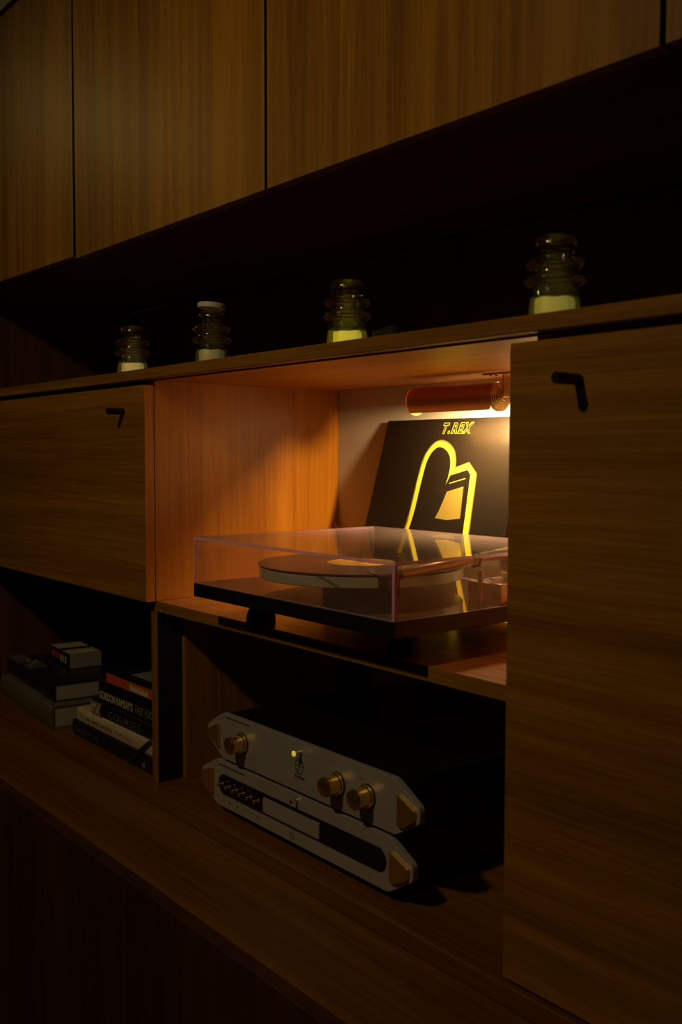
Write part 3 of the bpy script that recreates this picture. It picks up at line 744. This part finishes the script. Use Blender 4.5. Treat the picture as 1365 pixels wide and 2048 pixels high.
bm = bmesh.new(); prism(bm, [(-.5095, z+.002), (-.462, z+.002), (-.470, z+.012), (-.458, z+.0265), (-.5095, z+.0265)], yfn(b3, .0672), 0.0004, .0008); link('spine_photo', bm, 'photo', b3)
bm = bmesh.new()
for k, (x, zz, ww, hh) in enumerate(((-.507, .004, .008, .018), (-.496, .016, .012, .007), (-.483, .005, .009, .010), (-.474, .014, .006, .009))):
    prism(bm, round_poly([(x, z+zz), (x+ww, z+zz+.002), (x+ww-.002, z+zz+hh), (x+.002, z+zz+hh-.002)], .002), yfn(b3, .0672), .0009, .0011)
bmesh.ops.triangulate(bm, faces=[f for f in bm.faces if len(f.verts) > 4]); link('spine_photo_detail', bm, 'txt_white', b3); z += .0285+e
b4 = book('book', "black book with white lettering GORDON RAMSAY'S FAST FOOD, below the orange one", -.4760, -.2440, .0690, .230, z, .0440, 'bk_black', group=G)
spine_text(b4, "GORDON RAMSAY'S", 'txt_white', -.4710, .0684, z+.0090, .0205, fit=.136, off=.0005)
spine_text(b4, 'FAST FOOD', 'txt_grey', -.3240, .0684, z+.0095, .0200, fit=.076, off=.0003); z += .0440+e
b5 = book('book', 'black paperback with orange spine, topmost of the right-hand stack', -.4430, -.2440, .0700, .200, z, .0170, 'bk_black', group=G, round_spine=.001)
L_ = Vector(b5.location)
bm = bmesh.new(); bbox(bm, -.4432-L_.x, -.2439-L_.x, .0694-L_.y, .0706-L_.y, z-.0002-L_.z, z+.0172-L_.z, .0002); link('spine_band', bm, 'bk_orange', b5)['label'] = 'orange spine'
bm = bmesh.new(); bbox(bm, -.3460-L_.x, -.2760-L_.x, .0690-L_.y, .0693-L_.y, z+.0020-L_.z, z+.0090-L_.z, 0)
for k in range(14):
    bbox(bm, -.3450+k*.005-L_.x, -.3425+k*.005-L_.x, .0690-L_.y, .0693-L_.y, z+.0100-L_.z, z+.0125-L_.z, 0)
link('spine_printing', bm, 'txt_white', b5)
bm = bmesh.new(); bbox(bm, -.400-L_.x, -.290-L_.x, .100-L_.y, .180-L_.y, z+.0172-L_.z, z+.0174-L_.z, 0); link('cover_photo', bm, 'photo', b5)
# left pile, turned a little
def pile(name, label, bx, by, rz, ln, d, z0, h, cover, rs):
    o = book(name, label, -ln, 0, 0, d, z0, h, cover, group=G, pivot=(0, 0, z0), round_spine=rs)
    o.location = (bx, by, z0); o.rotation_euler = (0, 0, rz); return o
pile('book', 'thick grey hardback book at the bottom of the left pile', -.6480, .0420, R(-4.5), .360, .260, ZA, .0460, 'bk_grey', .006)
z2 = ZA+.0464
n2 = pile('book', 'navy hardback book lying on the thick grey one', -.6800, .0600, R(-5), .330, .245, z2, .0380, 'bk_navy', .005)
z3 = z2+.0384
# small carton on the navy book
cx, cy = -.795, .150
K = thing('small_carton', 'small black, white and red carton lying on the navy book', 'carton', (cx, cy, z3), rz=R(-5))
bm = bmesh.new(); bbox(bm, -.140, -.0005, 0, .075, .0003, .033, .001); link('carton_body', bm, 'bk_black', K)
bm = bmesh.new(); bbox(bm, -.0004, .0004, .001, .074, .001, .0325, 0); link('end_label', bm, 'photo', K)
bm = bmesh.new(); bbox(bm, -.138, -.082, .002, .073, .0331, .0334, 0); bbox(bm, -.055, -.002, .002, .073, .0331, .0334, 0); link('top_label', bm, 'bk_cream', K)
bm = bmesh.new(); bbox(bm, -.128, -.070, -.0004, -.0001, .012, .025, 0); link('front_label', bm, 'boxred', K)
bm = bmesh.new(); bbox(bm, -.062, -.052, -.0004, -.0001, .009, .024, 0); bbox(bm, -.030, -.022, -.0004, -.0001, .009, .024, 0); bbox(bm, -.045, -.040, -.0004, -.0001, .009, .024, 0); link('front_printing', bm, 'txt_white', K)
# crumpled clear wrap
def crumple(x, y, lx, ly, hz, label):
    bm = bmesh.new(); n = 12; g = {}
    for i in range(n+1):
        for j in range(n+1):
            u, v = i/n-.5, j/n-.5
            hh = hz*(.25+.75*random.random())*(1-2*max(abs(u), abs(v))*.8)
            g[i, j] = bm.verts.new((u*lx+random.uniform(-.2, .2)*lx/n, v*ly+random.uniform(-.2, .2)*ly/n, max(.0004, hh)))
    for i in range(n):
        for j in range(n): bm.faces.new((g[i, j], g[i+1, j], g[i+1, j+1], g[i, j+1]))
    bmesh.ops.solidify(bm, geom=bm.faces[:], thickness=-.0003)
    o = link('plastic_wrap', bm, 'wrap', None); o.location = (x, y, z3+.0006); o.rotation_euler = (0, 0, R(-5))
    return tag(o, label, 'plastic wrap', 'clear wrap on the navy book')
crumple(-.865, .100, .050, .040, .022, 'crumpled clear plastic wrap on the navy book, beside the carton')
crumple(-.962, .105, .090, .040, .012, 'crumpled clear plastic wrap at the far left end of the navy book')
